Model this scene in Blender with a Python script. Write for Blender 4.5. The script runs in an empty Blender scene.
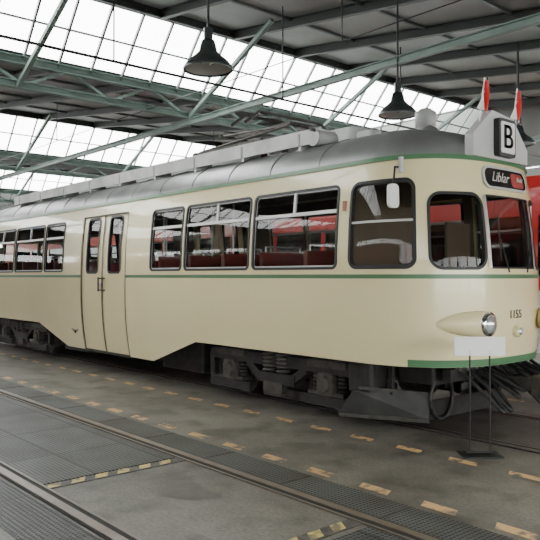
import bpy, math, random
from mathutils import Vector, Matrix
random.seed(3)
scene=bpy.context.scene
# ---------------------------------------------------------------- materials
def mat(name,col,rough=0.5,metal=0.0,noise=0.0,nscale=4.0,bump=0.0,coat=0.0,spec=0.5,worn=None):
    if name in bpy.data.materials: return bpy.data.materials[name]
    m=bpy.data.materials.new(name); m.use_nodes=True
    nt=m.node_tree; b=nt.nodes['Principled BSDF']
    b.inputs['Base Color'].default_value=(*col,1); b.inputs['Roughness'].default_value=rough
    b.inputs['Metallic'].default_value=metal; b.inputs['Coat Weight'].default_value=coat
    b.inputs['Specular IOR Level'].default_value=spec
    if noise>0 or bump>0:
        tc=nt.nodes.new('ShaderNodeTexCoord'); n=nt.nodes.new('ShaderNodeTexNoise')
        n.inputs['Scale'].default_value=nscale; n.inputs['Detail'].default_value=6
        nt.links.new(tc.outputs['Object'],n.inputs['Vector'])
        r=nt.nodes.new('ShaderNodeValToRGB')
        r.color_ramp.elements[0].position=.3; r.color_ramp.elements[1].position=.7
        c0=worn if worn else [max(0,c*(1-noise)) for c in col]
        r.color_ramp.elements[0].color=(*c0,1)
        r.color_ramp.elements[1].color=(*[min(1,c*(1+noise)) for c in col],1)
        if worn: r.color_ramp.elements[0].position=.40;r.color_ramp.elements[1].position=.52
        nt.links.new(n.outputs['Fac'],r.inputs['Fac']); nt.links.new(r.outputs['Color'],b.inputs['Base Color'])
        if bump>0:
            bp=nt.nodes.new('ShaderNodeBump'); bp.inputs['Strength'].default_value=bump
            nt.links.new(n.outputs['Fac'],bp.inputs['Height']); nt.links.new(bp.outputs['Normal'],b.inputs['Normal'])
    return m
CREAM=mat('cream_paint',(.88,.785,.455),.26,0,.02,1.2,coat=.5)
CREAM2=mat('cream_door_paint',(.83,.735,.42),.3,coat=.3)
GREEN=mat('green_stripe',(.085,.21,.10),.35)
SILVER=mat('silver_roof',(.27,.28,.275),.38,.45,.28,1.6)
SILV2=mat('silver_roof_board',(.42,.43,.415),.5,.2,.25,3)
ALU=mat('aluminium',(.72,.72,.70),.3,.7)
ALU2=mat('window_bar_grey',(.50,.51,.50),.45,.1)
RUB=mat('black_rubber',(.015,.015,.015),.5)
INNER=mat('interior_panel',(.13,.095,.065),.6)
INCEIL=mat('interior_ceiling',(.30,.28,.24),.6)
IFLOOR=mat('interior_floor',(.05,.04,.035),.7)
SEAT=mat('seat_leather',(.11,.025,.018),.45)
POLE=mat('grab_pole',(.5,.5,.48),.3,.8)
DARK=mat('bogie_black',(.024,.022,.020),.6,.2,.4,9)
DARK2=mat('bogie_grey',(.070,.064,.056),.6,.3,.45,9)
STEEL=mat('wheel_steel',(.13,.115,.10),.5,.6,.2,8)
LGREY=mat('light_grey_paint',(.55,.56,.54),.45)
GREYP=mat('fender_grey',(.065,.065,.062),.5,.2,.3,4)
WHITE=mat('white_paint',(.88,.88,.86),.4)
RED=mat('red_paint',(.62,.025,.025),.3,coat=.3)
RWHITE=mat('stadtbahn_white',(.80,.80,.80),.35)
CHROME=mat('chrome',(.9,.9,.9),.08,1)
LENS=mat('lamp_lens',(.62,.66,.66),.08,.6)
BLACK=mat('sign_black',(.01,.01,.01),.4)
SIGNW=mat('sign_white',(.85,.86,.83),.4)
BLIND=mat('destination_blind',(.60,.60,.57),.5)
BLINDR=mat('destination_blind_red',(.45,.08,.07),.5)
GIRD=mat('girder_green',(.15,.21,.185),.55,0,.2,3)
PURL=mat('purlin_dark',(.045,.052,.050),.6)
CEIL=mat('ceiling_panel',(.29,.30,.29),.7,0,.18,.8)
LAMPM=mat('lamp_enamel',(.04,.05,.05),.3,.3)
WIRE=mat('wire',(.03,.03,.03),.5,.5)
BAR=mat('glazing_bar',(.13,.15,.145),.5)
BROWN=mat('insulator_brown',(.10,.04,.02),.2)
def glassmat(name,tint,refl_col=(1,1,1),f0=.10,k=.6):
    m=bpy.data.materials.new(name); m.use_nodes=True; nt=m.node_tree; nt.nodes.clear()
    o=nt.nodes.new('ShaderNodeOutputMaterial'); t=nt.nodes.new('ShaderNodeBsdfTransparent'); g=nt.nodes.new('ShaderNodeBsdfGlossy')
    t.inputs['Color'].default_value=(*tint,1); g.inputs['Roughness'].default_value=.02; g.inputs['Color'].default_value=(*refl_col,1)
    lw=nt.nodes.new('ShaderNodeLayerWeight'); lw.inputs['Blend'].default_value=.25
    ma=nt.nodes.new('ShaderNodeMath'); ma.operation='MULTIPLY_ADD'; ma.inputs[1].default_value=k; ma.inputs[2].default_value=f0; ma.use_clamp=True
    mx=nt.nodes.new('ShaderNodeMixShader')
    nt.links.new(lw.outputs['Facing'],ma.inputs[0]); nt.links.new(ma.outputs[0],mx.inputs[0])
    nt.links.new(t.outputs[0],mx.inputs[1]); nt.links.new(g.outputs[0],mx.inputs[2]); nt.links.new(mx.outputs[0],o.inputs[0])
    return m
GLASS=glassmat('window_glass',(.74,.76,.74),f0=.012,k=.11)
DGLASS=glassmat('dark_glass',(.12,.12,.12),f0=.03,k=.15)

def W(s,n,z): return (-s,n,z)
class MB:
    def __init__(s): s.v=[];s.f=[];s.m=[];s.mats=[];s.sm=[];s.nr={}
    def mi(s,m):
        if m not in s.mats: s.mats.append(m)
        return s.mats.index(m)
    def add(s,vs,fs,m,smooth=False,nr=None):
        o=len(s.v); s.v+= [tuple(v) for v in vs]; k=s.mi(m)
        if nr:
            for i,q in enumerate(nr): s.nr[o+i]=q
        for f in fs: s.f.append([i+o for i in f]); s.m.append(k); s.sm.append(smooth)
    def box(s,c,d,m,rz=0):
        vs=[];R=Matrix.Rotation(rz,3,'Z')
        for x in(-.5,.5):
            for y in(-.5,.5):
                for z in(-.5,.5): vs.append(Vector(c)+R@Vector((x*d[0],y*d[1],z*d[2])))
        s.add(vs,[(0,1,3,2),(4,6,7,5),(0,4,5,1),(2,3,7,6),(0,2,6,4),(1,5,7,3)],m)
    def rbox(s,c,d,r,m,axis='Z',seg=4):
        ax={'Z':(0,1,2),'X':(1,2,0),'Y':(2,0,1)}[axis]
        pts=[]
        w,h=d[ax[0]]/2,d[ax[1]]/2
        r=min(r,w*.98,h*.98)
        for cx,cy,a0 in((w-r,h-r,0),(-w+r,h-r,90),(-w+r,-h+r,180),(w-r,-h+r,270)):
            for k in range(seg+1):
                a=math.radians(a0+90*k/seg); pts.append((cx+r*math.cos(a),cy+r*math.sin(a)))
        N=len(pts);vs=[]
        for e in(-1,1):
            for p in pts:
                q=[0,0,0]; q[ax[0]]=p[0];q[ax[1]]=p[1];q[ax[2]]=e*d[ax[2]]/2
                vs.append(Vector(c)+Vector(q))
        fs=[(i,(i+1)%N,N+(i+1)%N,N+i) for i in range(N)]+[tuple(range(N))[::-1],tuple(range(N,2*N))]
        s.add(vs,fs,m)
    def beam(s,p,q,w,h,m):
        p=Vector(p);q=Vector(q);d=(q-p).normalized()
        up=Vector((0,0,1)) if abs(d.z)<.95 else Vector((1,0,0))
        a=d.cross(up).normalized();b=a.cross(d).normalized()
        vs=[]
        for e in(p,q):
            for i,j in((-1,-1),(1,-1),(1,1),(-1,1)): vs.append(e+a*i*w/2+b*j*h/2)
        s.add(vs,[(0,1,2,3),(7,6,5,4),(0,4,5,1),(1,5,6,2),(2,6,7,3),(3,7,4,0)],m)
    def ibeam(s,p,q,w,h,m,t=.015):
        p=Vector(p);q=Vector(q);z=Vector((0,0,h/2-t/2))
        s.beam(p+z,q+z,w,t,m);s.beam(p-z,q-z,w,t,m);s.beam(p,q,t,h,m)
    def cyl(s,p,q,r,m,seg=16,r2=None,caps=True):
        if r2 is None:r2=r
        s.rev(p,q,[(0,r),(1,r2)],m,seg,caps)
    def rev(s,p,q,prof,m,seg=20,caps=True):
        p=Vector(p);q=Vector(q);d=q-p;dn=d.normalized()
        up=Vector((0,0,1)) if abs(dn.z)<.9 else Vector((1,0,0))
        a=dn.cross(up).normalized();b=a.cross(dn).normalized()
        vs=[]
        for t,r in prof:
            for k in range(seg):
                an=2*math.pi*k/seg; vs.append(p+d*t+(a*math.cos(an)+b*math.sin(an))*r)
        fs=[]
        for j in range(len(prof)-1):
            for k in range(seg):
                fs.append((j*seg+k,j*seg+(k+1)%seg,(j+1)*seg+(k+1)%seg,(j+1)*seg+k))
        s.add(vs,fs,m,True)
        if caps:
            for j in(0,len(prof)-1):
                if prof[j][1]>1e-4: s.add([vs[j*seg+k] for k in range(seg)],[tuple(range(seg))],m)
    def tube(s,pts,r,m,seg=8):
        for i in range(len(pts)-1): s.cyl(pts[i],pts[i+1],r,m,seg)
    def obj(s,name,parent=None,weld=False,custom=False):
        fs=s.f
        if custom:
            fs=[]
            for f in s.f:
                P=[Vector(s.v[i]) for i in f]
                g=Vector((0,0,0))
                for i in range(len(P)):
                    a,b=P[i],P[(i+1)%len(P)]; g+=a.cross(b)
                q=s.nr.get(f[0])
                fs.append(f[::-1] if q is not None and g.dot(Vector(q))<0 else f)
        me=bpy.data.meshes.new(name); me.from_pydata(s.v,[],fs)
        for m in s.mats: me.materials.append(m)
        for i,p in enumerate(me.polygons): p.material_index=s.m[i]; p.use_smooth=s.sm[i]
        if weld:
            import bmesh
            bm=bmesh.new();bm.from_mesh(me);bmesh.ops.remove_doubles(bm,verts=bm.verts,dist=.0006);bmesh.ops.recalc_face_normals(bm,faces=bm.faces);bm.to_mesh(me);bm.free()
        me.update()
        if custom:
            me.normals_split_custom_set_from_vertices([s.nr.get(i,(0,0,1)) for i in range(len(s.v))])
        o=bpy.data.objects.new(name,me); scene.collection.objects.link(o)
        if parent:o.parent=parent
        return o
def empty(name,loc=(0,0,0)):
    e=bpy.data.objects.new(name,None); e.location=loc; e.empty_display_size=.2; scene.collection.objects.link(e); return e
def text(name,body,size,loc,rot,m,parent=None,ext=.002,shear=0,sx=1):
    c=bpy.data.curves.new(name,'FONT'); c.body=body;c.size=size;c.extrude=ext;c.align_x='CENTER';c.align_y='CENTER';c.shear=shear
    c.materials.append(m); o=bpy.data.objects.new(name,c); o.location=loc;o.rotation_euler=rot;o.scale=(sx,1,1)
    scene.collection.objects.link(o)
    if parent:o.parent=parent
    return o

# ---------------------------------------------------------------- tram body surface
NC=6.75; S0=3.80; S1=17.50; HW=1.25; FA=1.15; PW=2.5
half=[]
NH=400
for k in range(NH+1):
    th=math.pi/2*k/NH
    y=HW*math.sin(th)**(2/PW); s=S0+FA*(1-max(0,math.cos(th))**(2/PW)); half.append((s,y))
fr=list(half)
for k in range(1,60): half.append((S0+FA+(S1-S0-2*FA)*k/60,HW))
for s,y in fr[::-1]: half.append((S1-(s-S0),y))
AL=[0]
for i in range(1,len(half)): AL.append(AL[-1]+math.dist(half[i],half[i-1]))
LT=AL[-1]
import bisect
def base(a):
    a=min(max(a,0),LT); i=min(max(bisect.bisect_right(AL,a)-1,0),len(AL)-2)
    d=AL[i+1]-AL[i]
    t=(a-AL[i])/d if d>1e-9 else 0; p,q=half[i],half[i+1]
    return (p[0]+(q[0]-p[0])*t, p[1]+(q[1]-p[1])*t)
def nrm(a):
    p=base(a-.06);q=base(a+.06)
    if a<.06: b=base(.06-a);p=(b[0],-b[1])
    if a>LT-.06: b=base(2*LT-a-.06); q=(b[0],-b[1])
    dx,dy=q[0]-p[0],q[1]-p[1];l=math.hypot(dx,dy); return (-dy/l,dx/l)
def a_of_s(s):
    lo,hi=0,LT
    for _ in range(50):
        m=(lo+hi)/2
        if base(m)[0]<s: lo=m
        else: hi=m
    return lo
def a_of_y(y):
    lo,hi=0,a_of_s(S0+FA)
    for _ in range(50):
        m=(lo+hi)/2
        if base(m)[1]<y: lo=m
        else: hi=m
    return lo
def inset(z):
    if z<1.3: return .10*(1.3-z)**2
    if z>1.65: return .073*(z-1.65)**2
    return 0
def sy(a,z,off=0):
    s,y=base(a);n=nrm(a);d=off-inset(z)
    s+=n[0]*d;y+=n[1]*d
    lean=.06*max(0,z-1.65)/1.15
    wf=max(0,1-(s-S0)/1.0); wr=max(0,1-(S1-s)/1.0)
    return s+lean*wf-lean*wr, max(0,y)
def surf(a,z,off=0,side=1):
    s,y=sy(a,z,off); return W(s,NC-side*y,z)
def snorm(a,z,side):
    n=nrm(a)
    if a<.001: n=(-1,0)
    if a>LT-.001: n=(1,0)
    e=.02; dz=(inset(z+e)-inset(z-e))/(2*e)
    v=Vector((-n[0],-side*n[1],dz)); 
    return tuple(v.normalized())
ZL=[.70,.80,.95,1.1,1.25,1.4,1.55,1.68,1.85,2.05,2.25,2.48,2.56,2.64,2.73,2.82]
def subd(a0,a1):
    curved = base(a0)[0]<S0+FA+.01 or base(a1)[0]>S1-FA-.01
    n=max(1,int(math.ceil((a1-a0)/(.04 if curved else .5))))
    return [a0+(a1-a0)*i/n for i in range(n+1)]
def patch(mb,As,Zs,off,side,m):
    vs=[surf(a,z,off,side) for z in Zs for a in As]; n=len(As);fs=[]
    nr=[snorm(a,z,side) for z in Zs for a in As]
    for j in range(len(Zs)-1):
        for i in range(n-1): fs.append((j*n+i,j*n+i+1,(j+1)*n+i+1,(j+1)*n+i))
    mb.add(vs,fs,m,True,nr)
def rr(a0,a1,z0,z1,r,N=8,nb=24):
    pts=[]
    for cx,cz,s0 in((a1-r,z1-r,0),(a0+r,z1-r,90),(a0+r,z0+r,180),(a1-r,z0+r,270)):
        arc=[]
        for k in range(N+1):
            an=math.radians(s0+90*k/N); arc.append((cx+r*math.cos(an),cz+r*math.sin(an)))
        if pts:
            p=pts[-1];q=arc[0]
            for k in range(1,nb): pts.append((p[0]+(q[0]-p[0])*k/nb,p[1]+(q[1]-p[1])*k/nb))
        pts+=arc
    p=pts[-1];q=pts[0]
    for k in range(1,nb): pts.append((p[0]+(q[0]-p[0])*k/nb,p[1]+(q[1]-p[1])*k/nb))
    return pts
def ring(mb,P,Q,o1,o2,side,m,smooth=False):
    n=len(P); vs=[surf(p[0],p[1],o1,side) for p in P]+[surf(p[0],p[1],o2,side) for p in Q]
    nr=[snorm(p[0],p[1],side) for p in P+Q]
    mb.add(vs,[(i,(i+1)%n,n+(i+1)%n,n+i) for i in range(n)],m,smooth,nr)
def winring(mb,a0,a1,z0,z1,mg,r,off,side,m):
    P=rr(a0+mg,a1-mg,z0+mg,z1-mg,r)
    R=rr(a0,a1,z0,z1,.0005)
    ring(mb,P,R,off,off,side,m,True)
    return P
body=empty('tram')
shell=MB();liner=MB();frames=MB();glass=MB()
def window(a0,a1,z0,z1,side,r=.07,mg=.03,m=None,off=0,style=None):
    P=winring(shell,a0,a1,z0,z1,mg,r,off,side,m or CREAM)
    P2=rr(a0+mg-.018,a1-mg+.018,z0+mg-.018,z1-mg+.018,r+.018)
    P3=rr(a0+mg+.012,a1-mg-.012,z0+mg+.012,z1-mg-.012,max(.01,r-.012))
    ring(frames,P2,P3,off+.010,off+.010,side,RUB); ring(frames,P2,P2,off+.010,off-.003,side,RUB); ring(frames,P3,P3,off+.010,off-.04,side,RUB)
    A=[x for x in subd(a0+.01,a1-.01)]; Zs=[z0+.01+(z1-z0-.02)*k/4 for k in range(5)]
    patch(glass,A,Zs,off-.02,side,GLASS)
    if style in('pass','passm','drv'):
        P4=rr(a0+mg+.03,a1-mg-.03,z0+mg+.03,z1-mg-.03,max(.01,r-.03))
        ring(frames,P3,P4,off-.010,off-.010,side,ALU2 if style!='drv' else RUB)
        zt=z1-mg-(.27 if style!='drv' else .42)
        hb=.020 if style!='drv' else .012
        for (x0,x1,y0,y1) in [(a0+mg,a1-mg,zt-hb,zt+hb)]+([((a0+a1)/2-.018,(a0+a1)/2+.018,zt,z1-mg)] if style=='passm' else []):
            patch(frames,subd(x0,x1),[y0,y1],off-.004,side,WHITE if style!='drv' else LGREY)
            patch(frames,subd(x0,x1),[y0,y1],off-.03,side,ALU2)
            vs=[surf(x0,y0,off-.004,side),surf(x1,y0,off-.004,side),surf(x1,y0,off-.03,side),surf(x0,y0,off-.03,side)]
            if style!='drv': frames.add(vs,[(0,1,2,3)],ALU2)
aF=a_of_y(.44); aC0=a_of_y(.47); aC1=a_of_s(4.165); aD0=a_of_s(4.245)
S=a_of_s
cols=[(0,aF,'wf')]
cols+=[(aF,aC0,None),(aC0,aC1,'wc'),(aC1,aD0,None),(aD0,S(5.06),'drv'),(S(5.06),S(5.20),None),
 (S(5.20),S(6.69),'passm'),(S(6.69),S(6.72),None),(S(6.72),S(8.21),'passm'),(S(8.21),S(8.24),None),(S(8.24),S(9.13),'pass'),(S(9.13),S(9.15),None),(S(9.15),S(9.86),None),
 (S(9.86),S(11.44),'door'),(S(11.44),S(12.15),None),(S(12.15),S(12.17),None),(S(12.17),S(13.06),'pass'),(S(13.06),S(13.09),None),(S(13.09),S(14.58),'passm'),(S(14.58),S(14.61),None),
 (S(14.61),S(16.10),'passm'),(S(16.10),S(16.24),None),(S(16.24),LT-aD0,'drv'),(LT-aD0,LT-aC1,None),(LT-aC1,LT-aC0,'wc'),(LT-aC0,LT-aF,None),(LT-aF,LT,'wf')]
def zb(s):
    d=abs(s-10.65)
    if d<1.5: return .32
    if d<2.7: return .32+.38*(d-1.5)/1.2
    return .70
for side in(1,-1):
    for a0,a1,k in cols:
        As=subd(a0,a1)
        for off,mb,m in((0,shell,CREAM),(-.05,liner,INNER)):
            if k is None: patch(mb,As,ZL,off,side,m)
            elif k=='wf' or k=='wc':
                patch(mb,As,[z for z in ZL if z<=1.68],off,side,m);patch(mb,As,[z for z in ZL if z>=2.48],off,side,m)
            elif k=='door':
                patch(mb,As,[2.64,2.73,2.82],off,side,m)
            else:
                patch(mb,As,[z for z in ZL if z<=1.68],off,side,m);patch(mb,As,[z for z in ZL if z>=2.64],off,side,m)
        if k=='wc': window(a0,a1,1.68,2.48,side,r=.13,mg=.02)
        elif k in('pass','passm'): window(a0,a1,1.68,2.64,side,r=.06,mg=.03,style=k)
        elif k=='drv': window(a0,a1,1.68,2.64,side,r=.10,mg=.03,style='drv')
        if k!='door':
            s0=base(a0)[0];s1=base(a1)[0]
            lo=max(s0,7.95);hi=min(s1,13.35)
            if hi>lo:
                n=12;b0,b1=S(lo),S(hi)
                AA=[b0+(b1-b0)*i/n for i in range(n+1)]
                rows=5;vs=[];nr=[]
                for j in range(rows+1):
                    for a in AA:
                        z=.70+(zb(base(a)[0])-.70)*j/rows
                        vs.append(surf(a,z,0,side));nr.append(snorm(a,z,side))
                m_=n+1
                shell.add(vs,[(j*m_+i,j*m_+i+1,(j+1)*m_+i+1,(j+1)*m_+i) for j in range(rows) for i in range(n)],CREAM,True,nr)
for end in(0,1):
    a0,a1=(0,aF) if end==0 else (LT-aF,LT)
    for side in(1,-1):
        As=subd(a0,a1)
        mgt=.025
        patch(shell,As,[1.68,1.68+mgt],0,side,CREAM);patch(shell,As,[2.48-mgt,2.48],0,side,CREAM)
        patch(frames,As,[1.68+mgt-.01,1.68+mgt+.012],.008,side,RUB);patch(frames,As,[2.48-mgt-.012,2.48-mgt+.01],.008,side,RUB)
        patch(glass,As,[1.69,1.95,2.2,2.47],-.02,side,GLASS)
        ap=aF if end==0 else LT-aF
        patch(frames,[ap-.022,ap,ap+.022],[1.70,2.1,2.46],.012,side,ALU)
        patch(frames,[ap-.028,ap,ap+.028],[1.70,2.1,2.46],-.03,side,ALU)
# doors
doors=MB()
for side in(1,-1):
    a0,a1=S(9.86),S(11.44);am=(a0+a1)/2
    for (x0,x1) in((a0+.012,am-.006),(am+.006,a1-.012)):
        wx0,wx1=x0+.16,x1-.16
        def dp(u0,u1,zs): patch(doors,[u0,u1],zs,-.015,side,CREAM2)
        zl=[.34,.5,.7,1.0,1.25,1.66]
        dp(x0,x1,zl);dp(x0,x1,[2.62,2.64]);dp(x0,wx0,[1.66,2.1,2.62]);dp(wx1,x1,[1.66,2.1,2.62])
        P=rr(wx0+.02,wx1-.02,1.68,2.60,.06);R=rr(wx0,wx1,1.66,2.62,.0005)
        ring(doors,P,R,-.015,-.015,side,CREAM2)
        P2=rr(wx0-.002,wx1+.002,1.658,2.622,.08);P3=rr(wx0+.03,wx1-.03,1.69,2.59,.05)
        ring(doors,P2,P3,-.006,-.006,side,RUB);ring(doors,P3,P3,-.006,-.05,side,RUB)
        patch(glass,[wx0,wx1],[1.66,2.1,2.62],-.03,side,GLASS)
        patch(liner,[x0,x1],[.34,1.66],-.05,side,INNER)
    for x in(a0,am,a1):
        patch(doors,[x-.014,x+.014],[.33,.6,.9,1.2,1.65,2.1,2.65],.001,side,DARK2 if x==am else CREAM2)
        patch(doors,[x-.009,x+.009],[.33,.6,.9,1.2,1.65,2.1,2.65],.006,side,DARK2)
    patch(doors,[a0,a1],[2.635,2.66],.006,side,DARK2)
    patch(doors,[a0-.02,a1+.02],[.30,.34],.004,side,DARK2)
    for x in(am-.07,am+.07):
        doors.cyl(surf(x,1.36,.035,side),surf(x,1.60,.035,side),.014,DARK2,10)
        for zz in(1.38,1.58): doors.cyl(surf(x,zz,-.02,side),surf(x,zz,.035,side),.012,DARK2,10)
    doors.cyl(surf(am+.07,1.48,-.02,side),surf(am+.07,1.48,.02,side),.03,ALU,14)
doors.obj('doors',body)
st=MB()
allA=[]
for a0,a1,k in cols: allA+=subd(a0,a1)[:-1]
allA.append(LT)
for side in(1,-1):
    for lo,hi in((0,S(9.85)),(S(11.45),LT)):
        A=[lo]+[a for a in allA if lo<a<hi]+[hi]
        patch(st,A,[1.594,1.638],.005,side,GREEN)
    A=[a for a in allA if a<=S(4.36)]
    patch(st,A,[.702,.775],.006,side,GREEN)
    A=[a for a in allA if a>=LT-S(4.36)]
    patch(st,A,[.702,.775],.006,side,GREEN)
    for (z0,z1,o,m) in((2.818,2.866,.022,GREEN),):
        patch(st,allA,[z0,z1],o,side,m)
        n=len(allA)
        for z in(z0,z1):
            vs=[surf(a,z,o,side) for a in allA]+[surf(a,z,-.03,side) for a in allA]
            st.add(vs,[(i,i+1,n+i+1,n+i) for i in range(n-1)],m)
st.obj('green_stripes',body)
# roof
roof=MB();rin=MB()
def roofpt(a,th,side,sh=1.0,dz=0):
    s,y=sy(a,2.85,.0); cs=min(max(s,5.35),15.95)
    c=math.cos(th)**.9 if th<math.pi/2-1e-6 else 0
    return W(cs+(s-cs)*c*sh,NC-side*y*c*sh,2.85+dz+.47*math.sin(th))
TH=[math.pi/2*k/12 for k in range(13)]
for side in(1,-1):
    n=len(allA)
    for mb,m,dz,sh in((roof,SILVER,0,1),(rin,INCEIL,-.05,.97)):
        vs=[roofpt(a,t,side,sh,dz) for t in TH for a in allA]
        mb.add(vs,[(j*n+i,j*n+i+1,(j+1)*n+i+1,(j+1)*n+i) for j in range(12) for i in range(n-1)],m,True)
roof.obj('roof',body,True);rin.obj('inner_ceiling',body,True)
shell.obj('body_shell',body,custom=True);liner.obj('inner_lining',body);frames.obj('window_frames',body);glass.obj('window_glass',body)
rt=MB()
for sd in(1,-1):
    n0=NC-sd*.72
    rt.box(W(10.75,n0,3.38),(9.7,.34,.05),SILV2)
    rt.box(W(10.75,n0-sd*.16,3.30),(9.6,.02,.15),SILV2)
    rt.rev(W(5.95,n0-.17,3.3),W(5.95,n0+.17,3.3),[(0,.105),(1,.105)],SILV2,20)
    for k in range(9):
        rt.box(W(6.2+k*1.13,n0,3.24),(.05,.3,.22),LGREY)
        rt.box(W(6.2+k*1.13,n0-sd*.172,3.30),(.03,.012,.15),SILVER)
    # lashings / roof seams and small fittings
    for k in range(13):
        s_=5.6+k*.85
        pts=[roofpt(S(s_),t,sd) for t in TH[:9]]
        rt.tube([Vector(p)+Vector((0,0,.004)) for p in pts],.007,SILVER,5)
    rt.rbox(W(5.4,NC-sd*.5,3.27),(.25,.2,.12),.04,SILV2)
rt.box(W(10.5,NC,3.33),(6.5,.7,.10),SILVER)
rt.rbox(W(6.3,NC,3.42),(.8,.5,.2),.06,SILV2)
rt.rbox(W(12.4,NC,3.46),(1.6,.6,.2),.06,SILV2)
rt.obj('roof_boards',body)
pg=MB()
for ds in(7.4,9.0):
    for dn in(-.45,.45):
        pg.rev(W(ds,NC+dn,3.28),W(ds,NC+dn,3.52),[(0,.05),(.2,.07),(.35,.045),(.5,.07),(.65,.045),(.8,.07),(1,.045)],BROWN,14)
for dn in(-.45,.45): pg.beam(W(7.3,NC+dn,3.54),W(9.1,NC+dn,3.54),.05,.05,DARK2)
for ds in(7.4,9.0): pg.beam(W(ds,NC-.5,3.54),W(ds,NC+.5,3.54),.05,.05,DARK2)
for dn in(-.4,.4):
    pg.cyl(W(9.0,NC+dn,3.58),W(7.0,NC+dn*.8,3.70),.02,DARK2,8)
    pg.cyl(W(7.0,NC+dn*.8,3.70),W(8.6,NC+dn*.6,3.80),.016,DARK2,8)
pg.cyl(W(8.6,NC-.3,3.8),W(8.6,NC+.3,3.8),.02,DARK2,8)
for ds in(7.3,7.6): pg.tube([W(ds,NC-.85,3.72),W(ds,NC-.6,3.90),W(ds,NC+.6,3.90),W(ds,NC+.85,3.72)],.022,DARK2)
pg.beam(W(7.3,NC,3.84),W(8.6,NC,3.8),.04,.04,DARK2)
pg.cyl(W(7.1,NC-.3,3.3),W(7.1,NC-.3,3.6),.05,DARK2,10)
pg.obj('pantograph',body)
vt=MB()
vt.rev(W(5.10,NC+.2,3.18),W(5.10,NC+.2,3.66),[(0,.13),(.1,.10),(.5,.10),(.55,.13),(.9,.13),(1,.06)],SILV2,18)
vt.rev(W(4.75,NC-.2,3.15),W(4.75,NC-.2,3.34),[(0,.09),(.8,.09),(1,.03)],SILVER,14)
vt.obj('roof_ventilator',body)
fb=MB()
X=-3.96
prof=[(-.58,2.86),(.50,2.86),(.50,3.02),(.20,3.33),(-.22,3.37),(-.58,3.08)]
vs=[(X+.02,NC+p[0],p[1]) for p in prof]+[(X-.08,NC+p[0],p[1]) for p in prof];N=len(prof)
fb.add(vs,[tuple(range(N)),tuple(range(N,2*N))[::-1]]+[(i,(i+1)%N,N+(i+1)%N,N+i) for i in range(N)],LGREY)
for e in(-.45,.4): fb.beam((X-.05,NC+e,3.05),(X-.55,NC+e*.9,2.98),.04,.03,SILV2)
fb.rbox((X+.05,NC-.03,3.09),(.07,.33,.40),.03,BLACK,'X')
fb.rbox((X+.088,NC-.03,3.09),(.01,.27,.33),.02,SIGNW,'X')
fb.obj('route_board',body)
for k,(dx,dy) in enumerate(((0,0),(.001,.006),(.001,-.006))):
    text('route_letter' if k==0 else 'route_letter_%d'%k,'B',.36,(X+.097+dx,NC-.035+dy,3.085),(math.pi/2,0,math.pi/2),BLACK,body,.002)
for i,n0 in enumerate((NC-.38,NC+.27)):
    fl=MB()
    fl.cyl(W(4.0,n0,3.2),W(3.93,n0,3.68),.008,WHITE,8)
    nx,nz=9,11;vs=[]
    for j in range(nz):
        for k in range(nx):
            u=k/(nx-1);v=j/(nz-1)
            wdt=.22*(.22+.78*v)
            vs.append((-3.94+.025*math.sin(u*8+v*3), n0-.03*v+(u-.45*v)*wdt, 3.66-v*.30-.05*u*v))
    fs=[(j*nx+k,j*nx+k+1,(j+1)*nx+k+1,(j+1)*nx+k) for j in range(nz-1) for k in range(nx-1)]
    for q,f in enumerate(fs): fl.add([vs[t] for t in f],[(0,1,2,3)],RED if (q%(nx-1))>3 or q//(nx-1)<4 else WHITE,True)
    fl.obj('pennant_flag_%d'%(i+1),body)
dd=MB()
aD=a_of_y(.43)
def sf(a,z,off): return surf(abs(a),z,off,1 if a>=0 else -1)
def rring(P,Q,o1,o2,m):
    n=len(P);dd.add([sf(p[0],p[1],o1) for p in P]+[sf(p[0],p[1],o2) for p in Q],[(i,(i+1)%n,n+(i+1)%n,n+i) for i in range(n)],m)
Pa=rr(-aD,aD,2.53,2.775,.10);Pb=rr(-aD+.025,aD-.025,2.555,2.75,.08);Pc=rr(-.02,.02,2.64,2.66,.005)
rring(Pa,Pb,.032,.032,LGREY);rring(Pa,Pa,.032,-.005,LGREY);rring(Pb,Pb,.032,.014,BLACK);rring(Pb,Pc,.014,.014,BLACK)
dd.add([sf(p[0],p[1],.014) for p in Pc],[tuple(range(len(Pc)))],BLACK)
Pr=rr(-aD+.05,-.09,2.575,2.73,.05);dd.add([sf(p[0],p[1],.019) for p in Pr],[tuple(range(len(Pr)))],BLINDR)
dd.obj('destination_display',body)
fx=surf(0,2.65,.03)[0]
text('destination_text','Liblar',.145,(fx+.002,NC-.15,2.655),(math.pi/2,0,math.pi/2),BLIND,body,.002,.25)
text('destination_via','Riehl',.07,(surf(.2,2.65,.03)[0]+.004,NC+.24,2.66),(math.pi/2,0,math.pi/2+.1),BLIND,body,.002,.2)
fx=surf(0,1.2,0)[0]
text('fleet_number','1155',.125,(fx+.008,NC-.02,1.215),(math.pi/2,0,math.pi/2),DARK2,body,.002)
lp=MB()
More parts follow.
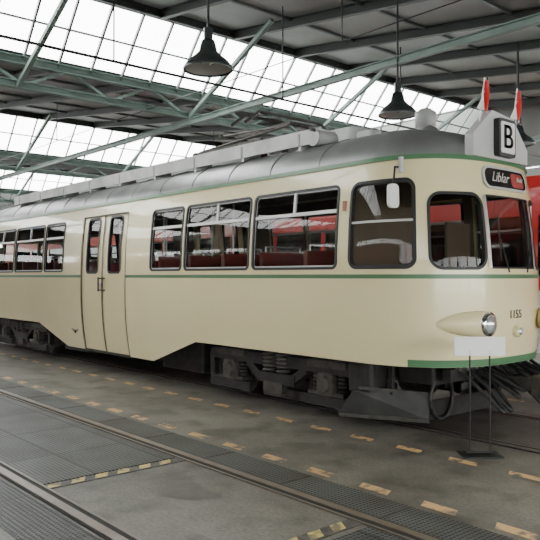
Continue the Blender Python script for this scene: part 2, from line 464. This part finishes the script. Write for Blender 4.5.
for side in(1,-1):
    c=Vector((-3.76,NC-side*.60,1.14)); tip=Vector((-4.20,NC-side*1.00,1.14))
    # sheared teardrop: sections stay parallel to the front face
    seg=28;vs=[];prof=[(0,.122),(.05,.128),(.2,.130),(.4,.118),(.6,.095),(.8,.060),(.93,.03),(1,.004)]
    for t,r in prof:
        q=c+(tip-c)*t
        for k in range(seg):
            an=2*math.pi*k/seg; vs.append(q+Vector((0,math.cos(an)*r,math.sin(an)*r)))
    lp.add(vs,[(j*seg+k,j*seg+(k+1)%seg,(j+1)*seg+(k+1)%seg,(j+1)*seg+k) for j in range(len(prof)-1) for k in range(seg)],CREAM,True)
    f=Vector((1,0,0))
    lp.rev(c-f*.01,c+f*.035,[(0,.124),(.4,.128),(.8,.120),(1,.100)],CHROME,28,False)
    lp.rev(c+f*.015,c+f*.075,[(0,.104),(.3,.098),(.6,.075),(.85,.045),(1,0.0)],LENS,28)
m=Vector((surf(0,1.02,0)[0],NC+.0,1.04))
lp.rev(m,m+Vector((.06,0,0)),[(0,.065),(.7,.065),(1,.05)],CREAM2,18);lp.rev(m+Vector((.045,0,0)),m+Vector((.075,0,0)),[(0,.048),(.6,.04),(1,.015)],LENS,18)
for side in(1,-1):
    for ss in(5.13,16.17):
        q=Vector(surf(S(ss),2.38,0,side));lp.rbox(q,(.05,.05,.11),.02,mat('indicator_lens',(.40,.14,.08),.3))
lp.obj('lamps',body)
wp=MB()
wp.tube([surf(.18,1.66,.035,1),surf(.30,2.0,.04,1)],.008,RUB,6);wp.tube([surf(.30,1.78,.03,1),surf(.29,2.25,.03,1)],.007,RUB,6)
wp.tube([surf(.18,1.66,.035,-1),surf(.30,2.0,.04,-1)],.008,RUB,6);wp.tube([surf(.30,1.78,.03,-1),surf(.29,2.25,.03,-1)],.007,RUB,6)
wp.obj('wipers',body)
mr=MB()
for side in(1,-1):
    a=S(4.42)
    t0=surf(a,2.74,0,side);t1=surf(a,2.72,.16,side);t2=surf(a,2.52,.19,side)
    mr.tube([t0,t1,t2],.010,RUB,8)
    c=Vector(surf(a,2.42,.19,side))
    mr.rbox(c,(.035,.15,.24),.05,WHITE,'X')
    mr.rbox(c+Vector((-.02,0,0)),(.006,.13,.22),.045,CHROME,'X')
    mr.rbox(Vector(surf(a-.03,2.755,.05,side)),(.05,.05,.16),.02,LGREY)
mr.obj('mirrors',body)
em=MB();q0=S(11.75)
for k,(da,z,r) in enumerate(((0,.62,.035),(.07,.64,.022),(-.07,.64,.022),(.12,.66,.013),(-.12,.66,.013))):
    em.cyl(surf(q0+da,z,0,1),surf(q0+da,z,.008,1),r,GIRD if k else BROWN,14)
em.obj('crest',body)
it=MB()
def deck(z,t,off,m,z_ref=.72):
    loop=[];A=[a for i,a in enumerate(allA) if i%3==0 or a in(0,LT)]
    for a in A: s_,y_=sy(a,z_ref,off);loop.append((s_,NC-y_))
    for a in A[::-1]: s_,y_=sy(a,z_ref,off);loop.append((s_,NC+y_))
    N=len(loop);vs=[W(p[0],p[1],z) for p in loop]+[W(p[0],p[1],z-t) for p in loop]
    it.add(vs,[tuple(range(N)),tuple(range(N,2*N))[::-1]]+[(i,(i+1)%N,N+(i+1)%N,N+i) for i in range(N)],m)
deck(.90,.04,-.07,IFLOOR);deck(.73,.03,-.03,DARK)
for k,ss in enumerate([5.6,6.4,7.2,8.0,8.8,12.6,13.4,14.2,15.0,15.8]):
    for sd in(1,-1):
        n0=NC-sd*.74
        it.rbox(W(ss,n0,1.33),(.42,.8,.10),.04,SEAT)
        it.rbox(W(ss+.22,n0,1.64),(.07,.8,.56),.03,SEAT,'Y')
        it.box(W(ss,n0,1.1),(.3,.5,.4),DARK2)
        it.tube([W(ss+.25,n0-.3,1.9),W(ss+.25,n0-.3,1.99),W(ss+.25,n0+.3,1.99),W(ss+.25,n0+.3,1.9)],.012,POLE,6)
for ss in(9.3,9.9,11.4,12.0):
    for sd in(.5,-.5): it.cyl(W(ss,NC+sd,.9),W(ss,NC+sd,3.2),.018,POLE,8)
it.box(W(5.12,NC-.5,1.6),(.04,1.2,1.4),INNER);it.box(W(5.12,NC-.5,2.55),(.04,1.2,.5),INNER)
it.box(W(5.12,NC+.9,1.6),(.04,.5,1.4),INNER)
it.rbox(W(4.3,NC-.1,1.3),(.35,1.3,.75),.08,DARK2);it.cyl(W(4.35,NC-.1,1.68),W(4.35,NC-.1,1.78),.09,DARK2,16)
it.rbox(W(4.85,NC-.1,1.45),(.4,.45,.1),.05,SEAT);it.cyl(W(4.85,NC-.1,.9),W(4.85,NC-.1,1.4),.05,DARK2,10);it.rbox(W(5.03,NC-.1,1.75),(.07,.42,.5),.03,SEAT,'Y')
for sd in(.55,-.55): it.cyl(W(5.4,NC+sd,2.75),W(15.8,NC+sd,2.75),.014,POLE,8)
it.obj('interior',body)
def bogie(sc,parent,nc=NC,nm='bogie'):
    b=MB()
    for ds in(-.9,.9):
        b.cyl(W(sc+ds,nc-.78,.345),W(sc+ds,nc+.78,.345),.06,STEEL,12)
        for sd in(-1,1):
            c=nc+sd*.7175
            b.rev(W(sc+ds,c-sd*.07,.345),W(sc+ds,c+sd*.055,.345),[(0,.329),(.2,.329),(.25,.326),(1,.324)],STEEL,28)
            b.rev(W(sc+ds,c+sd*.055,.345),W(sc+ds,c+sd*.06,.345),[(0,.30),(1,.2)],DARK2,28)
            b.rbox(W(sc+ds,nc+sd*.94,.37),(.26,.22,.26),.05,DARK2,'Y')
            b.rev(W(sc+ds,nc+sd*1.04,.37),W(sc+ds,nc+sd*1.08,.37),[(0,.10),(1,.085)],DARK2,16)
            for e in(-.2,.2):
                for k in range(6): b.rev(W(sc+ds+e,nc+sd*.95,.29+k*.045),W(sc+ds+e,nc+sd*.95,.325+k*.045),[(0,.05),(.5,.068),(1,.05)],DARK,12)
                b.box(W(sc+ds+e,nc+sd*.95,.26),(.17,.18,.04),DARK2)
            b.rbox(W(sc+ds,nc+sd*.95,.60),(.62,.16,.09),.03,DARK2,'Y')
            b.box(W(sc+ds*1.52,nc+sd*.93,.42),(.10,.1,.36),DARK)
            b.box(W(sc+ds*1.44,nc+sd*.80,.36),(.07,.22,.34),DARK2)
            b.beam(W(sc+ds*1.5,nc+sd*.98,.25),W(sc+ds*1.12,nc+sd*.98,.16),.05,.05,DARK2)
            b.beam(W(sc+ds*1.5,nc+sd*1.0,.17),W(sc+ds*.55,nc+sd*1.0,.17),.05,.12,DARK)
    for sd in(-1,1):
        n0=nc+sd*.95
        b.beam(W(sc-1.35,n0,.56),W(sc+1.35,n0,.56),.14,.14,DARK)
        b.beam(W(sc-.55,n0,.5),W(sc-.3,n0,.34),.13,.1,DARK);b.beam(W(sc+.55,n0,.5),W(sc+.3,n0,.34),.13,.1,DARK);b.beam(W(sc-.36,n0,.34),W(sc+.36,n0,.34),.15,.13,DARK)
        for e in(-.13,.13):
            for k in range(5): b.rev(W(sc+e,n0+sd*.04,.42+k*.05),W(sc+e,n0+sd*.04,.46+k*.05),[(0,.07),(.5,.095),(1,.07)],DARK2,12)
        b.rbox(W(sc,nc+sd*.7175,.11),(1.0,.12,.12),.03,DARK2,'Y')
        b.cyl(W(sc-.35,nc+sd*.72,.17),W(sc-.35,nc+sd*.72,.5),.03,DARK2,8);b.cyl(W(sc+.35,nc+sd*.72,.17),W(sc+.35,nc+sd*.72,.5),.03,DARK2,8)
        b.rbox(W(sc+.02,n0+sd*.05,.22),(.36,.08,.14),.03,DARK2,'Y')
    b.box(W(sc,nc,.5),(.4,1.9,.2),DARK);b.rbox(W(sc,nc,.4),(1.5,.7,.36),.1,DARK)
    for e in(-1.35,1.35): b.box(W(sc+e,nc,.5),(.1,2.0,.12),DARK)
    return b.obj(nm,parent)
bogie(6.5,body,nm='bogie_front');bogie(14.8,body,nm='bogie_rear')
uf=MB()
def fender(s_in,s_out,d):
    for sd in(1,-1):
        n1=NC-sd*1.14; n2=NC-sd*.70
        P=[W(s_in+d*-.22,n1,.09),W(s_in,n1,.38),W(s_in+d*.15,n1+sd*.02,.43),W(s_out,n2,.38),W(s_out,n2,.10)]
        Q=[(p[0],p[1]+sd*.02,p[2]) for p in P];N=5
        uf.add(P+Q,[tuple(range(N)),tuple(range(N,2*N))[::-1]]+[(i,(i+1)%N,N+(i+1)%N,N+i) for i in range(N)],GREYP)
        uf.beam(W(s_in-d*.2,n1,.09),W(s_out,n2,.09),.05,.04,DARK2)
        uf.beam(W(s_in+d*.1,n1-sd*.02,.42),W(s_out,n2-sd*.02,.38),.03,.03,DARK2)
        uf.beam(W((s_in+s_out)/2,NC-sd*.9,.35),W((s_in+s_out)/2,NC-sd*.9,.7),.05,.05,DARK)
        uf.beam(W(s_in,NC-sd*1.05,.35),W(s_in,NC-sd*1.0,.7),.05,.05,DARK)
        uf.rbox(W(s_in-.05,NC-sd*.95,.52),(.34,.3,.3),.05,DARK)
    uf.box(W(s_out,NC,.2),(.03,1.4,.2),DARK)
fender(5.08,4.40,-1);fender(16.22,16.90,1)
for s_,d in((3.8,1),(17.5,-1)):
    uf.beam(W(s_+d*1.1,NC,.50),W(s_-d*.30,NC,.50),.10,.12,DARK2)
    uf.rbox(W(s_-d*.30,NC,.50),(.16,.26,.20),.04,DARK2,'Z')
    uf.rev(W(s_-d*.38,NC,.5),W(s_-d*.46,NC,.5),[(0,.06),(.4,.14),(1,.15)],DARK2,20)
    uf.cyl(W(s_-d*.34,NC,.58),W(s_-d*.34,NC,.70),.025,STEEL,8)
    uf.beam(W(s_+d*.35,NC-.75,.60),W(s_+d*.35,NC+.75,.60),.1,.12,DARK)
    for n0 in(-.6,-.45,-.3,-.2,.2,.35,.5,.65):
        pts=[W(s_+d*(.30-.028*k*(8-k)),NC+n0+.025*k,.64-(.30+.1*math.sin(n0*9))*math.sin(math.pi*k/8)) for k in range(9)]
        uf.tube(pts,.02,RUB,8)
        uf.cyl(pts[0],Vector(pts[0])+Vector((0,0,.07)),.03,DARK2,8)
    uf.rbox(W(s_+d*.75,NC,.58),(.5,1.5,.2),.05,DARK)
    pts=[W(s_+d*.55,NC-.55+.20*math.cos(t*math.pi/8),.33+.22*math.sin(t*math.pi/8)) for t in range(-8,9)]
    uf.tube(pts,.022,RUB,8)
for (a,b,h) in((8.3,9.4,.5),(9.6,11.6,.4),(11.9,13.0,.5)):
    uf.rbox(W((a+b)/2,NC,.68-h/2),(b-a,1.7,h-.02),.05,DARK)
uf.obj('underframe',body)

# ---------------------------------------------------------------- red trams
def lrv(RN,s_a,s_b,bog):
    rtm=empty('light_rail_vehicle')
    rv=MB();RWd=2.6
    for sd in(0,1):
        def nn(d): return RN+d if sd==0 else RN+RWd-d
        pts=[(0.03,.45),(0,.9),(0,1.40),(0,1.62),(.03,2.55),(.06,2.98),(.16,3.18),(.5,3.36),(1.3,3.42)]
        mats=[RWHITE,RWHITE,RED,None,RED,RED,LGREY,LGREY]
        for i,m in enumerate(mats):
            (d0,z0),(d1,z1)=pts[i],pts[i+1]
            if m: rv.add([W(s_a,nn(d0),z0),W(s_b,nn(d0),z0),W(s_b,nn(d1),z1),W(s_a,nn(d1),z1)],[(0,1,2,3)],m)
        s=s_a+.9;i=0
        rv.add([W(s_a,nn(0),1.62),W(s,nn(0),1.62),W(s,nn(.03),2.55),W(s_a,nn(.03),2.55)],[(0,1,2,3)],RED)
        while s<s_b-1.6:
            w=1.35
            rv.add([W(s,nn(.03),1.62),W(s+w,nn(.03),1.62),W(s+w,nn(.05),2.55),W(s,nn(.05),2.55)],[(0,1,2,3)],DGLASS)
            rv.beam(W(s,nn(.02),2.3),W(s+w,nn(.02),2.3),.02,.03,RUB)
            rv.add([W(s+w,nn(0),1.62),W(s+w+.15,nn(0),1.62),W(s+w+.15,nn(.03),2.55),W(s+w,nn(.03),2.55)],[(0,1,2,3)],RED)
            if i%4==2:
                for x in(s,s+w/2,s+w): rv.beam(W(x,nn(-.005),.5),W(x,nn(.02),2.6),.03,.02,RUB)
                rv.add([W(s,nn(-.004),.5),W(s+w,nn(-.004),.5),W(s+w,nn(-.004),1.6),W(s,nn(-.004),1.6)],[(0,1,2,3)],RED)
            s+=w+.15;i+=1
        rv.add([W(s,nn(0),1.62),W(s_b,nn(0),1.62),W(s_b,nn(.03),2.55),W(s,nn(.03),2.55)],[(0,1,2,3)],RED)
    for s_,d in((s_a,-1),(s_b,1)):
        N0,N1=RN,RN+RWd
        P=[(0,.45),(.25,1.2),(.05,2.9),(-.3,3.3)]
        rings=[]
        for ds,z in P: rings.append([W(s_+0*d,N0,z),W(s_+d*ds,N0+.35,z),W(s_+d*ds*1.1,N1-.35,z),W(s_,N1,z)])
        for i in range(3):
            for k in range(3):
                rv.add([rings[i][k],rings[i][k+1],rings[i+1][k+1],rings[i+1][k]],[(0,1,2,3)],(RWHITE,DGLASS,RED)[i])
        for e in(.45,RWd-.45): rv.rev(W(s_+d*.12,RN+e,.85),W(s_+d*.22,RN+e,.85),[(0,.10),(1,.09)],LENS,16)
    rv.box(W((s_a+s_b)/2,RN+RWd/2,.5),(s_b-s_a-.2,RWd-.2,.08),DARK)
    rv.box(W((s_a+s_b)/2,RN+RWd/2,.98),(s_b-s_a-.3,RWd-.2,.04),IFLOOR)
    k=s_a+1.5
    while k<s_b-1:
        rv.rbox(W(k,RN+.6,1.5),(.12,.9,.9),.03,DARK2,'Y');rv.rbox(W(k,RN+RWd-.6,1.5),(.12,.9,.9),.03,DARK2,'Y');k+=1.9
    rv.rbox(W((s_a+s_b)/2,RN+RWd/2,3.5),(3.0,1.4,.2),.08,LGREY)
    rv.obj('body',rtm)
    for k,sc_ in enumerate(bog): bogie(sc_,rtm,RN+RWd/2,'bogie_%d'%(k+1))
lrv(9.95,-1.5,27.5,(1.5,13,24.5))
lrv(-6.6,4,32,(7,18,29))

# ---------------------------------------------------------------- floor
def floormat():
    m=bpy.data.materials.new('concrete_floor');m.use_nodes=True;nt=m.node_tree;b=nt.nodes['Principled BSDF']
    tc=nt.nodes.new('ShaderNodeTexCoord')
    n1=nt.nodes.new('ShaderNodeTexNoise');n1.inputs['Scale'].default_value=.7;n1.inputs['Detail'].default_value=8;n1.inputs['Roughness'].default_value=.65
    n2=nt.nodes.new('ShaderNodeTexNoise');n2.inputs['Scale'].default_value=40;n2.inputs['Detail'].default_value=4
    n3=nt.nodes.new('ShaderNodeTexNoise');n3.inputs['Scale'].default_value=2.2;n3.inputs['Detail'].default_value=5
    for n in(n1,n2,n3): nt.links.new(tc.outputs['Object'],n.inputs['Vector'])
    r=nt.nodes.new('ShaderNodeValToRGB');e=r.color_ramp.elements
    e[0].position=.32;e[0].color=(.07,.063,.052,1);e[1].position=.68;e[1].color=(.25,.232,.195,1)
    nt.links.new(n1.outputs['Fac'],r.inputs['Fac'])
    mx=nt.nodes.new('ShaderNodeMixRGB');mx.blend_type='MULTIPLY';mx.inputs[0].default_value=.7
    r2=nt.nodes.new('ShaderNodeValToRGB');r2.color_ramp.elements[0].position=.3;r2.color_ramp.elements[0].color=(.5,.5,.5,1);r2.color_ramp.elements[1].position=.6
    nt.links.new(n2.outputs['Fac'],r2.inputs['Fac']);nt.links.new(r.outputs[0],mx.inputs[1]);nt.links.new(r2.outputs[0],mx.inputs[2])
    r3=nt.nodes.new('ShaderNodeValToRGB');r3.color_ramp.elements[0].position=.34;r3.color_ramp.elements[0].color=(.32,.31,.29,1);r3.color_ramp.elements[1].position=.50;r3.color_ramp.elements[1].color=(1,1,1,1)
    mx2=nt.nodes.new('ShaderNodeMixRGB');mx2.blend_type='MULTIPLY';mx2.inputs[0].default_value=.75
    nt.links.new(n3.outputs['Fac'],r3.inputs['Fac']);nt.links.new(mx.outputs[0],mx2.inputs[1]);nt.links.new(r3.outputs[0],mx2.inputs[2])
    nt.links.new(mx2.outputs[0],b.inputs['Base Color'])
    b.inputs['Roughness'].default_value=.5
    bp=nt.nodes.new('ShaderNodeBump');bp.inputs['Strength'].default_value=.15;nt.links.new(n2.outputs['Fac'],bp.inputs['Height']);nt.links.new(bp.outputs[0],b.inputs['Normal'])
    return m
FL=floormat()
fl=MB();fl.add([(-60,-40,0),(60,-40,0),(60,30,0),(-60,30,0)],[(0,1,2,3)],FL);fl.obj('floor')
def gratemat():
    m=bpy.data.materials.new('steel_grating');m.use_nodes=True;nt=m.node_tree;b=nt.nodes['Principled BSDF']
    tc=nt.nodes.new('ShaderNodeTexCoord')
    w=nt.nodes.new('ShaderNodeTexWave');w.bands_direction='X';w.inputs['Scale'].default_value=9
    w2=nt.nodes.new('ShaderNodeTexWave');w2.bands_direction='Y';w2.inputs['Scale'].default_value=9
    br=nt.nodes.new('ShaderNodeTexBrick');br.offset=0;br.inputs['Scale'].default_value=1;br.inputs['Mortar Size'].default_value=.012;br.inputs['Brick Width'].default_value=1.0;br.inputs['Row Height'].default_value=.66
    br.inputs['Color1'].default_value=(.6,.6,.6,1);br.inputs['Color2'].default_value=(1,1,1,1);br.inputs['Mortar'].default_value=(.15,.15,.15,1)
    ns=nt.nodes.new('ShaderNodeTexNoise');ns.inputs['Scale'].default_value=1.8;ns.inputs['Detail'].default_value=6
    for n in(w,w2,br,ns): nt.links.new(tc.outputs['Object'],n.inputs['Vector'])
    mm=nt.nodes.new('ShaderNodeMath');mm.operation='MAXIMUM';nt.links.new(w.outputs['Fac'],mm.inputs[0]);nt.links.new(w2.outputs['Fac'],mm.inputs[1])
    r=nt.nodes.new('ShaderNodeValToRGB');r.color_ramp.elements[0].position=.55;r.color_ramp.elements[0].color=(.012,.013,.013,1);r.color_ramp.elements[1].position=.9;r.color_ramp.elements[1].color=(.125,.135,.133,1)
    nt.links.new(mm.outputs[0],r.inputs['Fac'])
    mx=nt.nodes.new('ShaderNodeMixRGB');mx.blend_type='MULTIPLY';mx.inputs[0].default_value=1
    rn=nt.nodes.new('ShaderNodeValToRGB');rn.color_ramp.elements[0].position=.35;rn.color_ramp.elements[0].color=(.5,.46,.4,1);rn.color_ramp.elements[1].position=.6
    nt.links.new(ns.outputs['Fac'],rn.inputs['Fac'])
    mx2=nt.nodes.new('ShaderNodeMixRGB');mx2.blend_type='MULTIPLY';mx2.inputs[0].default_value=1
    nt.links.new(r.outputs[0],mx.inputs[1]);nt.links.new(br.outputs['Color'],mx.inputs[2]);nt.links.new(mx.outputs[0],mx2.inputs[1]);nt.links.new(rn.outputs[0],mx2.inputs[2]);nt.links.new(mx2.outputs[0],b.inputs['Base Color'])
    b.inputs['Roughness'].default_value=.5;b.inputs['Metallic'].default_value=.3
    bp=nt.nodes.new('ShaderNodeBump');bp.inputs['Strength'].default_value=.5;bp.inputs['Distance'].default_value=.01;nt.links.new(mm.outputs[0],bp.inputs['Height']);nt.links.new(bp.outputs[0],b.inputs['Normal'])
    return m
GR=gratemat()
def slab(mb,s0,s1,n0,n1,z,m,t=.02): mb.box(W((s0+s1)/2,(n0+n1)/2,z-t/2),(abs(s1-s0),abs(n1-n0),t),m)
gr=MB()
slab(gr,5.2,40,2.16,3.40,.006,GR);slab(gr,-6,2.95,2.16,3.40,.006,GR)
slab(gr,-8,40,3.58,3.92,.006,GR);slab(gr,-8,40,1.62,2.0,.006,GR)
for k in range(48): slab(gr,-8+k,-7.985+k,3.58,3.92,.009,DARK2,.01)
gr.obj('floor_grating')
RAILM=mat('rail_steel',(.20,.17,.15),.35,.8,.2,6);RGRV=mat('rail_groove',(.012,.011,.010),.8)
rl=MB()
def track(nc):
    for sd in(-1,1):
        c=nc+sd*.7175
        slab(rl,-12,38,c-.035,c+.035,.014,RAILM,.03)
        slab(rl,-12,38,c-sd*.035,c-sd*.08,.008,RGRV,.02)
        slab(rl,-12,38,c-sd*.08,c-sd*.10,.012,RAILM,.02)
        slab(rl,-12,38,c+sd*.035,c+sd*.055,.009,RGRV,.02)
for nc in(2.8,NC,11.25,-5.3,-1.4): track(nc)
rl.obj('rails')
WC=(.16,.145,.12)
ORG=mat('orange_marking',(.56,.35,.16),.6,0,.1,9,worn=WC);YEL=mat('yellow_marking',(.60,.48,.15),.6,0,.1,9,worn=(.20,.17,.10));MBK=mat('marking_black',(.045,.042,.04),.6,0,.2,9,worn=(.10,.09,.08))
dm=MB()
def dash(n0,s0,s1,L,G,w,m):
    s=s0
    while s<s1:
        sk=.05
        dm.add([W(s,n0-w/2,.005),W(s+L,n0-w/2,.005),W(s+L+sk,n0+w/2,.005),W(s+sk,n0+w/2,.005)],[(0,1,2,3)],m); s+=L+G
dash(4.05,-6,38,.28,.30,.11,ORG);dash(5.22,-6,38,.28,.30,.10,ORG);dash(1.5,-6,38,.30,.32,.085,ORG)
dash(8.3,-6,38,.30,.32,.085,ORG)
for s0 in(5.12,3.07):
    slab(dm,s0-.06,s0+.06,2.14,3.42,.006,MBK,.01)
    n=2.16
    while n<3.36:
        dm.add([W(s0-.05,n,.009),W(s0-.05,n+.11,.009),W(s0+.05,n+.17,.009),W(s0+.05,n+.06,.009)],[(0,1,2,3)],YEL);n+=.2
dm.obj('floor_markings')
stn=MB();vs=[]
for k in range(24):
    a=2*math.pi*k/24;r=.28+.05*math.sin(3*a)+.03*math.cos(5*a);vs.append(W(4.35+r*math.cos(a)*1.0,2.95+r*math.sin(a)*.6,.004))
stn.add(vs,[tuple(range(24))],mat('oil_stain',(.05,.046,.04),.35,0,.4,8));stn.obj('oil_stain')

ps=empty('placard_stand',W(3.47,5.53,0))
pm=MB()
rz=math.radians(49);rx=Vector((math.cos(rz),math.sin(rz),0))
pm.box(Vector((0,0,.006)),(.36,.24,.012),BLACK,rz)
for e in(-.09,.09): pm.cyl(rx*e+Vector((0,0,.01)),rx*e+Vector((0,0,.95)),.008,BLACK,8)
pm.box(Vector((0,0,.985)),(.46,.015,.17),WHITE,rz)
pm.cyl(rx*-.12+Vector((0,0,.03)),rx*.12+Vector((0,0,.03)),.01,BLACK,8)
o=pm.obj('placard',ps)

# ---------------------------------------------------------------- hall roof
Y0,Y1=-10,17
cl=MB();pu=MB();gb=MB()
ZV,ZR=5.2,6.25;BAY=9.0
valleys=[11.3+BAY*k for k in range(-3,4)]
for v in valleys:
    r=v+BAY-.9
    cl.add([W(v,Y0,ZV+.06),W(v,Y1,ZV+.06),W(r,Y1,ZR+.06),W(r,Y0,ZR+.06)],[(0,1,2,3)],CEIL)
    cl.add([W(v,Y0,ZV+.12),W(v,Y1,ZV+.12),W(r,Y1,ZR+.12),W(r,Y0,ZR+.12)],[(3,2,1,0)],CEIL)
    n=Y0+.3
    while n<Y1:
        pu.ibeam(W(v,n,ZV-.03),W(r,n,ZR-.03),.09,.16,PURL); n+=1.62
    for f in(.2,.4,.6,.8):
        s_=v+(r-v)*f;z_=ZV+(ZR-ZV)*f; pu.beam(W(s_,Y0,z_+.03),W(s_,Y1,z_+.03),.05,.05,BAR)
    pu.ibeam(W(r,Y0,ZR),W(r,Y1,ZR),.12,.2,PURL)
    n=Y0
    while n<Y1:
        gb.beam(W(r,n,ZR),W(r+.9,n,ZV),.035,.05,BAR);n+=.6
    for f in(.5,): gb.beam(W(r+.9*f,Y0,ZR-(ZR-ZV)*f),W(r+.9*f,Y1,ZR-(ZR-ZV)*f),.03,.03,BAR)
    tz0,tz1=ZV-.42,ZV-.02
    gb.ibeam(W(v,Y0,tz1),W(v,Y1,tz1),.16,.14,GIRD);gb.ibeam(W(v,Y0,tz0),W(v,Y1,tz0),.14,.12,GIRD)
    n=Y0;i=0
    while n<Y1-.1:
        a,b=(tz0,tz1) if i%2==0 else(tz1,tz0)
        gb.beam(W(v,n,a),W(v,n+.8,b),.05,.05,GIRD);n+=.8;i+=1
for n0 in(-5.6,.9,7.7,14.4):
    gb.ibeam(W(-6,n0,ZV-.55),W(38,n0,ZV-.55),.08,.11,GIRD)
for n0 in(-5.6,-2.2,.9,4.3,7.7,11,14.4):
    for v in valleys:
        r=v-.9
        gb.beam(W(v-.05,n0,ZV-.45),W(r-1.6,n0,ZR-.28),.07,.07,GIRD)
cl.obj('ceiling');pu.obj('roof_purlins');gb.obj('roof_trusses')
WALLM=mat('wall_render',(.13,.14,.13),.8,0,.2,1);WALLD=mat('wall_dark',(.06,.065,.06),.8,0,.2,1)
def wallseg(mb,s0,s1,n0,n1,z0,z1,m): mb.box(W((s0+s1)/2,(n0+n1)/2,(z0+z1)/2),(abs(s1-s0),abs(n1-n0),abs(z1-z0)),m)
zt=6.4
for nm,yy in(('wall_back',Y1),('wall_near_added',Y0-.2)):  # near wall is out of view, added to darken the tram window reflections
    wl=MB()
    wallseg(wl,-14,42,yy,yy+.2,0,3.1,WALLM);wallseg(wl,-14,42,yy,yy+.2,4.5,zt,WALLM)
    s=-14
    while s<42:
        wallseg(wl,s,s+.35,yy,yy+.2,3.1,4.5,WALLM)
        for k in range(1,5): wl.box(W(s+.35+k*.53,yy+.1,3.8),(.03,.04,1.4),BAR)
        s+=3.0
    wl.box(W(14,yy+.1,3.8),(56,.04,.03),BAR)
    wl.obj(nm)
we=MB();wallseg(we,38.5,38.7,Y0,Y1,3.9,zt,WALLD)
for n in range(-10,17,4):
    wallseg(we,38.5,38.7,n,n+.4,0,3.9,WALLD)
    wallseg(we,38.55,38.65,n+.4,n+4,0,3.2,WALLD)
we.obj('wall_end')
wg=MB();wallseg(wg,-14.2,-14,Y0,Y1,4.6,zt,WALLM)
for n0 in(-10,-3.8,.5,4.3,8.6,13.0,16.4): wallseg(wg,-14.2,-14,n0,n0+.6,0,4.6,WALLM)
wg.obj('wall_front')
for n0 in(4.41,7.67,10.93,1.15):
    l=MB();s_=6.1;z0=3.86
    e=empty('pendant_lamp',W(s_,n0,z0))
    l.rev((0,0,0),(0,0,.34),[(0,.27),(.04,.275),(.12,.262),(.28,.22),(.45,.15),(.6,.10),(.8,.085),(.95,.07),(1,.02)],LAMPM,28,False)
    l.rev((0,0,.02),(0,0,.3),[(0,.255),(.3,.2),(.6,.1),(.9,.06)],LGREY,24,False)
    l.rev((0,0,.04),(0,0,.2),[(0,.0),(.3,.10),(.6,.12),(1,.06)],LENS,20,False)
    l.cyl((0,0,.34),(0,0,.46),.05,LAMPM,12);l.cyl((0,0,.46),(0,0,1.75),.014,WIRE,8)
    l.obj('shade',e)
ow=MB()
for nc in(2.8,NC,11.25):
    ow.cyl(W(-8,nc,4.75),W(38,nc,4.75),.008,WIRE,6)
    for v in valleys[1:]: ow.cyl(W(v,nc,4.75),W(v,nc,ZV-.35),.01,WIRE,6)
    for v in valleys[1:]: ow.cyl(W(v-5,nc,4.75),W(v-5,nc,ZV+.4),.01,WIRE,6)
ow.cyl(W(8.2,-6,4.45),W(8.2,16.5,4.45),.02,WIRE,8)
for n in range(-5,17,3): ow.cyl(W(8.2,n+.4,4.45),W(8.2,n+.4,5.95),.012,WIRE,6)
ow.obj('overhead_wires')

w=bpy.data.worlds.new('World');scene.world=w;w.use_nodes=True;nt=w.node_tree
bg=nt.nodes['Background'];bg.inputs[0].default_value=(.98,1,.98,1);bg.inputs[1].default_value=12.5
cam=bpy.data.cameras.new('camera');co=bpy.data.objects.new('camera',cam);scene.collection.objects.link(co)
cam.sensor_width=36;cam.lens=46.0;co.location=(0,0,1.62)
co.rotation_euler=(math.radians(90.5),0,math.radians(49));scene.camera=co
